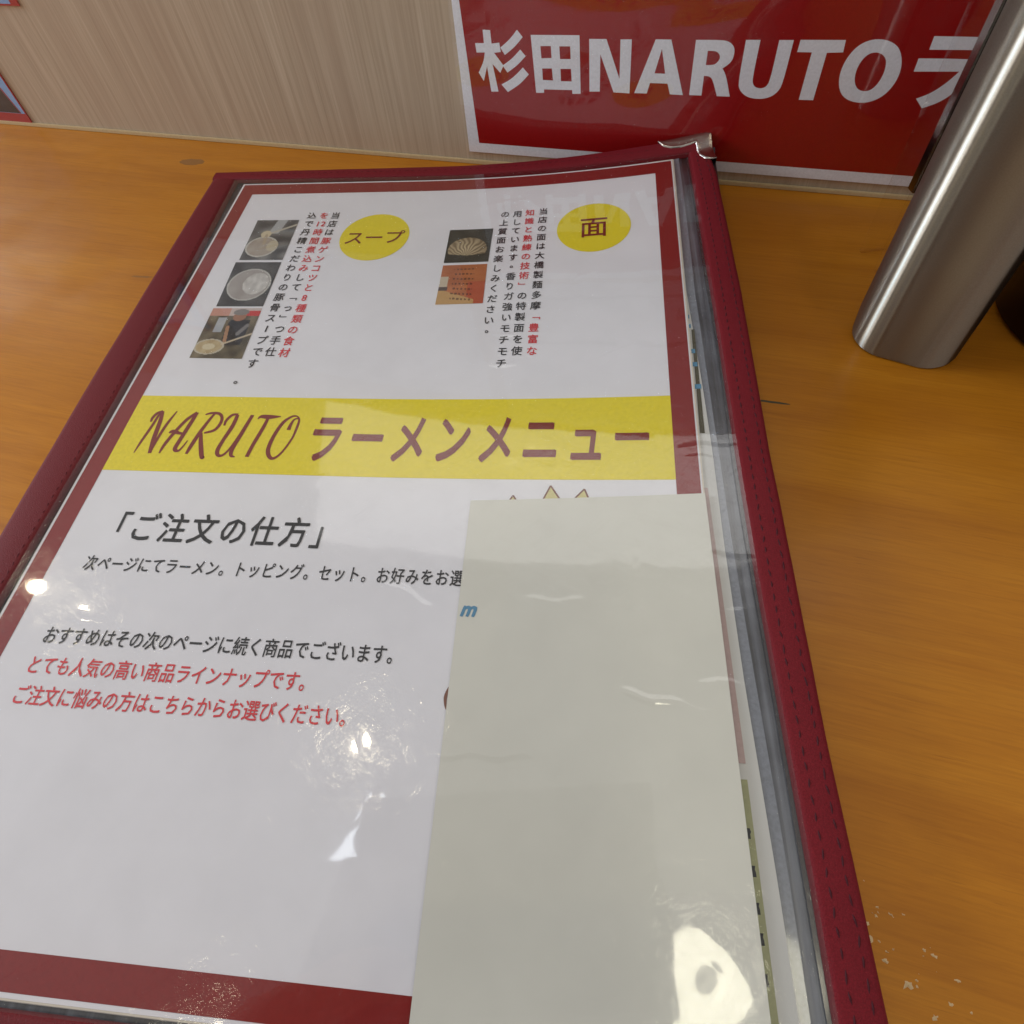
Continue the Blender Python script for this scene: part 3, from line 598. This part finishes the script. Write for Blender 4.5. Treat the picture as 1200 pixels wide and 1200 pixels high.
# ivory card slipped in over the sheet
def PC(s, t, h=1.05):
    u = (138.4+(210.3-138.4)*s)*(1-t)+(141.3+(213.6-141.3)*s)*t; v = (188.3-3.3*s)*(1-t)+(324-1.0*s)*t
    return P(u, v, h)
card = grid('ivory_card', 24, 40, lambda s, t: PC(s, t), M['card'], MP, .38); card['label'] = 'blank ivory card slipped over the lower right of the printed page'
text_line('blue_letter', 'm', (142.0, 225.8), (142.0, 225.8), 5.8, M['blue'], card, h=1.10, bold=.04, shear=.25, cy=.27, sx=1.0, sy=1.1)

# clear sleeve over everything
CREASE = [(167.5, 206, 224, .30, .7, .0), (171.5, 207, 221, .16, .5, .12), (205, 213, 223, .16, .7, .05), (243.5, 205, 224, .34, 1.1, .02), (247, 186, 207, .20, .9, .18), (268, 190, 200, .10, 1.5, -.3),
          (128, 138, 148, .14, .9, .1), (112, 140, 146, .16, 1.0, .2), (45, 172, 180, .10, .8, .1), (206, 62, 70, .10, 1.0, -.5), (188, 20, 30, .14, 1.2, -.4), (219, 118, 130, .12, 1.0, .5)]
rc = random.Random(21)
for _ in range(26): CREASE.append((rc.uniform(95, 315), rc.uniform(213, 220), rc.uniform(221, 227), rc.uniform(.06, .22), rc.uniform(.5, 1.4), rc.uniform(-.35, .35)))
for _ in range(12):
    a_ = rc.uniform(15, 190); CREASE.append((rc.uniform(20, 300), a_, a_+rc.uniform(8, 26), rc.uniform(.03, .09), rc.uniform(.9, 2.2), rc.uniform(-.6, .6)))
def crease(u, v):
    h = 0
    for v0, a, b_, amp, wd, sl in CREASE:
        if a-3 < u < b_+3:
            k = min(1, max(0, (u-a+3)/4))*min(1, max(0, (b_+3-u)/4)); h += amp*k*math.exp(-min(60, ((v-v0-sl*(u-a)-.6*math.sin(u*.5))/wd)**2))
    return h
def PF(s, t):
    v = -3+327*t; u = (LI(v)-1.5)*(1-s)+(RI(v)+1.5)*s
    edge = min(1, 6*s, 6*(1-s), 8*t, 8*(1-t)); 
    return P(u, v, 1.15+edge*(1.0*wavy(u, v)+.42+1.9*crease(u, v)))
grid('clear_sleeve', 150, 460, PF, M['film'], MP)

# burgundy binding
PROF = [(0, -.9), (.015, .6), (.06, 1.25), (.16, 1.5), (.5, 1.62), (.84, 1.5), (.94, 1.2), (.985, .4), (1, -1.2), (.99, -5.2)]
def band(name, inner, outer, t0, t1, n, mat, dh=0, along='v', drop=1.0):
    V = []; F = []; m_ = len(PROF)
    for i in range(n+1):
        t = t0+(t1-t0)*i/n; a = inner(t); b_ = outer(t)
        j = .18*noise.noise(Vector((t*.05, a*.1, 2)))
        for s, h in PROF:
            w_ = a+(b_-a)*s+(j if s > .5 else 0)
            u, v = (w_, t) if along == 'v' else (t, w_)
            hh = h+dh
            if h < -2: hh = h-lift(u, v)*.0
            V.append(P(u, v, hh))
    for i in range(n):
        for k in range(m_-1):
            f = (i*m_+k, i*m_+k+1, (i+1)*m_+k+1, (i+1)*m_+k); F.append(f)
    F.append(tuple(range(m_))); F.append(tuple(range(n*m_, (n+1)*m_))[::-1])
    o = link(name, V, F, mat, MP, True); o.modifiers.new('es', 'EDGE_SPLIT').split_angle = R(50); 
    bm = bmesh.new(); bm.from_mesh(o.data); bmesh.ops.recalc_face_normals(bm, faces=bm.faces[:]); bm.to_mesh(o.data); bm.free()
    return o
bl = band('side_binding', lambda v: float(LI(v)), lambda v: float(LO(v)), -6.0, 330, 90, M['leather_b'])
br = band('side_binding', lambda v: float(RI(v)), lambda v: float(RO(v)), -4.0, 330, 90, M['leather'])
bt = band('top_binding', lambda u: float(TI(u)), lambda u: float(TO(u)), -17.0, 225.6, 70, M['leather'], .22, 'u')
bb = band('bottom_binding', lambda u: 323.2, lambda u: 334.0, -14, 236, 40, M['leather_b'], .2, 'u')
# sewn thread
rnd0 = random.Random(3)
def stitches(rows, parent, pitch=3.6, ln=2.3, r=.23, depth=1.52):
    V = []; F = []
    for fn, t0, t1 in rows:
        t = t0
        while t < t1:
            wob = rnd0.uniform(-.25, .25); q0 = fn(t); q1 = fn(t+ln*rnd0.uniform(.8, 1.15)); a = Vector(P(q0[0]+wob, q0[1], depth)); b_ = Vector(P(q1[0]-wob, q1[1], depth)); d = (b_-a).normalized(); side = Vector((-d.y, d.x, 0)); up = Vector((0, 0, 1)); k = len(V)
            for q, hh in ((a, -.10), (a.lerp(b_, .5), .12), (b_, -.10)):
                for sx_, sz in ((-1, 0), (0, 1), (1, 0)): V.append(tuple(q+side*r*sx_+up*(hh+r*.8*sz)))
            for i in range(2):
                for j in range(2): F.append((k+i*3+j, k+i*3+j+1, k+i*3+j+4, k+i*3+j+3))
            t += pitch
    o = link('stitching', V, F, M['thread'], parent); o['kind'] = 'stuff'
mixl = lambda a, b_, s: a+(b_-a)*s
stitches([(lambda v: (mixl(RI(v), RO(v), .33), v), 2, 326), (lambda v: (mixl(RI(v), RO(v), .72), v+1.1), 2, 326)], br)
stitches([(lambda v: (mixl(LI(v), LO(v), .16), v), 2, 326)], bl, 3.2, 2.2, .13, 1.44)
stitches([(lambda u: (u, mixl(TI(u), TO(u), .5)), 2, 200)], bt, 3.2, 2.2, .12, 1.8)
# metal corner
def corner():
    outer_ = [(203.6, -8.3), (212, -8.2), (219, -8.2), (224.9, -8.2), (226.9, -7.4), (227.4, -3), (227.9, 2), (228.5, 7.5)]
    inner_ = [(203.6, -7.9), (206, -5.0), (209.5, -3.5), (213.5, -3.2), (217.8, -3.8), (220.0, -4.4), (220.6, -1.6), (221.6, 3.0), (223.6, 6.0), (226.2, 7.2), (228.5, 7.6)]
    def resample(p, n):
        L = [0]; 
        for a, b_ in zip(p, p[1:]): L.append(L[-1]+math.dist(a, b_))
        return [(float(np.interp(x, L, [q[0] for q in p])), float(np.interp(x, L, [q[1] for q in p]))) for x in np.linspace(0, L[-1], n)]
    n = 36; o_ = resample(outer_, n); i_ = resample(inner_, n); V = []; F = []
    prof = [(0, 1.5), (.05, 1.95), (.11, 2.1), (.16, 1.95), (.22, 1.9), (.5, 1.9), (.92, 1.85), (.98, 1.7), (1.0, 1.2), (1.0, -3)]
    for a, b_ in zip(i_, o_):
        for s, h in prof: V.append(P(a[0]+(b_[0]-a[0])*s, a[1]+(b_[1]-a[1])*s, h+.25))
    m_ = len(prof)
    for i in range(n-1):
        for k in range(m_-1): F.append((i*m_+k, i*m_+k+1, (i+1)*m_+k+1, (i+1)*m_+k))
    o = link('metal_corner', V, F, M['chrome'], MP, True)
    bm = bmesh.new(); bm.from_mesh(o.data); bmesh.ops.recalc_face_normals(bm, faces=bm.faces[:]); bm.to_mesh(o.data); bm.free()
corner()

# ================================================================== STEEL CANISTER
def rrect(hw, hd, r, n=9):
    pts = []
    for cx, cy, a0 in ((hw-r, hd-r, 0), (-hw+r, hd-r, 90), (-hw+r, -hd+r, 180), (hw-r, -hd+r, 270)):
        for k in range(n+1): a = R(a0+90*k/n); pts.append((cx+r*math.cos(a), cy+r*math.sin(a)))
    # let the flats bulge a touch
    return [(x*(1+.07*(1-(y/hd)**2)), y*(1+.07*(1-(x/hw)**2))) for x, y in pts]
def loft(name, rings, mat, parent, cap0=True, cap1=False):
    V = []; F = []; n = len(rings[0][0])
    for pts, z in rings: V += [(x, y, z) for x, y in pts]
    for i in range(len(rings)-1):
        for k in range(n): F.append((i*n+k, i*n+(k+1) % n, (i+1)*n+(k+1) % n, (i+1)*n+k))
    if cap0: F.append(tuple(range(n))[::-1])
    if cap1: F.append(tuple((len(rings)-1)*n+k for k in range(n)))
    o = _link(name, V, F, mat, parent, True); o.modifiers.new('es', 'EDGE_SPLIT').split_angle = R(35); return o
can = empty('steel_canister', (307.6*MM, -90.2*MM, 0)); can.rotation_euler = (0, 0, R(-12.7))
tag(can, 'tall brushed steel canister on the counter in front of the red sign', 'canister')
RR = lambda g=0: rrect(17.3+g, 17.6+g, 10.5+g)
loft('canister_body', [(RR(-1.2), .15), (RR(-.3), .5), (RR(0), 1.6), (RR(0), 40), (RR(0), 90), (RR(0), 132), (RR(-.4), 132.6), (RR(-1.2), 132), (RR(-1.2), 4)], M['steel'], can)
loft('canister_lining', [(RR(-1.4), 3.8), (RR(-1.4), 3.2)], M['rail'], can)

# clear acrylic holder behind the canister
ac = empty('acrylic_holder', (297*MM, -55*MM, 0)); ac.rotation_euler = (0, 0, R(24))
tag(ac, 'clear acrylic holder with dark metal edge, half hidden behind the steel canister', 'menu holder')
box('acrylic_panel', (0, -1, .1), (75, 1, 150), M['acrylic'], ac, .3)
box('acrylic_panel', (0, 12, .1), (75, 14, 150), M['acrylic'], ac, .3)
box('metal_edge', (-.9, -1.8, 34), (1.2, 2.2, 152), M['rail'], ac, .5)

# dark lacquer jar at the right edge
def lathe(name, prof, mat, parent, n=64):
    V = []; F = []
    for r, z in prof:
        for k in range(n): a = 2*math.pi*k/n; V.append((r*math.cos(a), r*math.sin(a), z))
    for i in range(len(prof)-1):
        for k in range(n): F.append((i*n+k, i*n+(k+1) % n, (i+1)*n+(k+1) % n, (i+1)*n+k))
    F.append(tuple(range(n))[::-1])
    o = _link(name, V, F, mat, parent, True); o.modifiers.new('es', 'EDGE_SPLIT').split_angle = R(40); return o
jar = empty('condiment_jar', (385*MM, -66*MM, 0)); tag(jar, 'dark maroon lacquer jar at the right edge behind the steel canister', 'jar')
lathe('jar_body', [(43, .1), (45, 1.2), (45.5, 4), (46, 30), (47, 62), (46, 66), (43, 66.5), (42, 60), (42, 6), (.5, 5)], M['lacquer'], jar)
lathe('jar_lid', [(43, 66.8), (46, 67), (46.2, 72), (40, 77), (12, 79.5), (7, 82), (8, 88), (5, 90), (.4, 90.4)], M['lacquer'], jar)

# dried food on the table
rnd = random.Random(11); V = []; F = []
def flake(cx, cy, r, z):
    k0 = len(V); n = 11; a0 = rnd.uniform(0, 6); asp = rnd.uniform(.35, .9); ang = rnd.uniform(-.9, .5)
    V.append((cx, cy, z))
    for k in range(n):
        a = a0+6.283*k/n; rr = r*rnd.uniform(.35, 1.2); x, y = rr*math.cos(a), rr*asp*math.sin(a)
        V.append((cx+x*math.cos(ang)-y*math.sin(ang), cy+x*math.sin(ang)+y*math.cos(ang), .03)); F.append((k0, k0+1+k, k0+1+(k+1) % n))
for _ in range(26):
    t = rnd.random(); x = 287+t*28+rnd.gauss(0, 2.2); y = -283-t*22+rnd.gauss(0, 3)
    flake(x, y, abs(rnd.gauss(0, .28))+.12, .15)
for x, y, r in [(290.5, -291.5, 1.5), (291.3, -294.0, 1.1), (294.6, -297.2, .9), (299.0, -300.2, 1.6), (304, -304.5, .9), (300.8, -299.0, .5), (296, -288.0, .8), (307, -306, .8)]: flake(x, y, r*.9, .22)
fo = _link('dried_sauce_flakes', V, F, M['flake']); fo['kind'] = 'stuff'; tag(fo, 'dried cream sauce flakes on the counter near the lower right of the menu', 'dried sauce')

# ceiling lamp whose reflection shows in the sleeve, and the photographer's phone
lamp = empty('ceiling_lamp', (.49, -.41, 1.5)); tag(lamp, 'round ceiling lamp seen only as a bright reflection in the plastic sleeve', 'lamp')
def disc(name, r0, r1, z, mat, parent, n=48):
    V = []; F = []
    for r in (r0, r1):
        for k in range(n): a = 2*math.pi*k/n; V.append((r*math.cos(a), r*math.sin(a), z))
    for k in range(n): F.append((k, n+k, n+(k+1) % n, (k+1) % n))
    if r0 < .01: pass
    return _link(name, V, F, mat, parent)
disc('lamp_glow_ring', 25, 100, 0, M['glow'], lamp)
disc('lamp_centre', .001, 25, -1, M['lampgrey'], lamp)
ph = box('phone_body', (-115, -40, 5), (38.5, 76, 13), M['phone'], None, 2)  # slab larger than a phone, covers the hand too, sized for its dark reflection
ph.name = 'smartphone'; tag(ph, 'black smartphone held above the menu, seen only as a dark reflection', 'phone')
ph.matrix_world = cam.matrix_world.copy()

# the photographer, seated at the counter behind the camera (gives the soft shade on the near part of the page)
def skin_body():
    J = dict(pelvis=(.25, -1.02, -.32, .15), waist=(.25, -.98, -.10, .135), chest=(.25, -.88, .12, .155), collar=(.25, -.80, .24, .10), neck=(.25, -.74, .31, .058), jaw=(.25, -.665, .36, .072), head=(.25, -.66, .45, .098), crown=(.25, -.67, .51, .075),
             sl=(.07, -.82, .20, .068), sr=(.43, -.82, .20, .068), el=(-.03, -.62, .055, .044), er=(.56, -.66, .055, .044), wl=(.09, -.45, .15, .028), wr=(.52, -.50, .035, .028), pl=(.115, -.405, .165, .034), pr=(.50, -.46, .035, .030),
             hl=(.16, -1.0, -.36, .10), hr=(.34, -1.0, -.36, .10), kl=(.13, -.62, -.34, .068), kr=(.37, -.62, -.34, .068), al=(.13, -.64, -.70, .042), ar=(.37, -.64, -.70, .042), tl=(.13, -.50, -.74, .036), tr=(.37, -.50, -.74, .036))
    E = 'pelvis-waist waist-chest chest-collar collar-neck neck-jaw jaw-head head-crown collar-sl collar-sr sl-el sr-er el-wl er-wr wl-pl wr-pr pelvis-hl pelvis-hr hl-kl hr-kr kl-al kr-ar al-tl ar-tr'.split()
    for side, base, dx in (('l', (.115, -.405, .165), 1), ('r', (.50, -.46, .050), -1)):
        for k in range(4):
            a = (base[0]+dx*.012, base[1]+.022+.004*k, base[2]+.024-.017*k) if side == 'l' else (base[0]-.03+.019*k, base[1]+.04, .022); b_ = (a[0]+dx*.026, a[1]+.022, a[2]+.002); c_ = (b_[0]+dx*.020, b_[1]+.004, b_[2]-.004)
            J[side+'a%d' % k] = (*a, .0095); J[side+'b%d' % k] = (*b_, .0085); J[side+'c%d' % k] = (*c_, .0075)
            E += ['p%s-%sa%d' % (side, side, k), '%sa%d-%sb%d' % (side, k, side, k), '%sb%d-%sc%d' % (side, k, side, k)]
    names = list(J); idx = {n: i for i, n in enumerate(names)}
    me = bpy.data.meshes.new('person'); me.from_pydata([J[n][:3] for n in names], [(idx[e.split('-')[0]], idx[e.split('-')[1]]) for e in E], []); me.update()
    o = bpy.data.objects.new('person', me); col.objects.link(o)
    sk = o.modifiers.new('skin', 'SKIN'); sk.use_smooth_shade = True
    for i, n in enumerate(names): me.skin_vertices[0].data[i].radius = (J[n][3], J[n][3]); me.skin_vertices[0].data[i].use_root = (n == 'pelvis')
    o.modifiers.new('sub', 'SUBSURF').levels = 2
    dg = bpy.context.evaluated_depsgraph_get(); m2 = bpy.data.meshes.new_from_object(o.evaluated_get(dg)); o.modifiers.clear(); o.data = m2
    m2.materials.clear(); m2.materials.append(M['sweater']); m2.materials.append(M['skin']); m2.materials.append(M['hair'])
    for p in m2.polygons:
        c_ = p.center
        if c_.z > .47 or (c_.z > .40 and c_.y < -.69): p.material_index = 2
        elif c_.z > .30: p.material_index = 1
        elif c_.y > -.48 and c_.z > 0: p.material_index = 1
    return o
M['sweater'] = flat_mat('dark_sweater', (.05, .05, .06), .85); M['skin'] = flat_mat('skin', (.48, .28, .20), .5); M['hair'] = flat_mat('black_hair', (.015, .013, .012), .5)
tag(skin_body(), 'person in a dark sweater seated at the counter holding the phone over the menu', 'person')
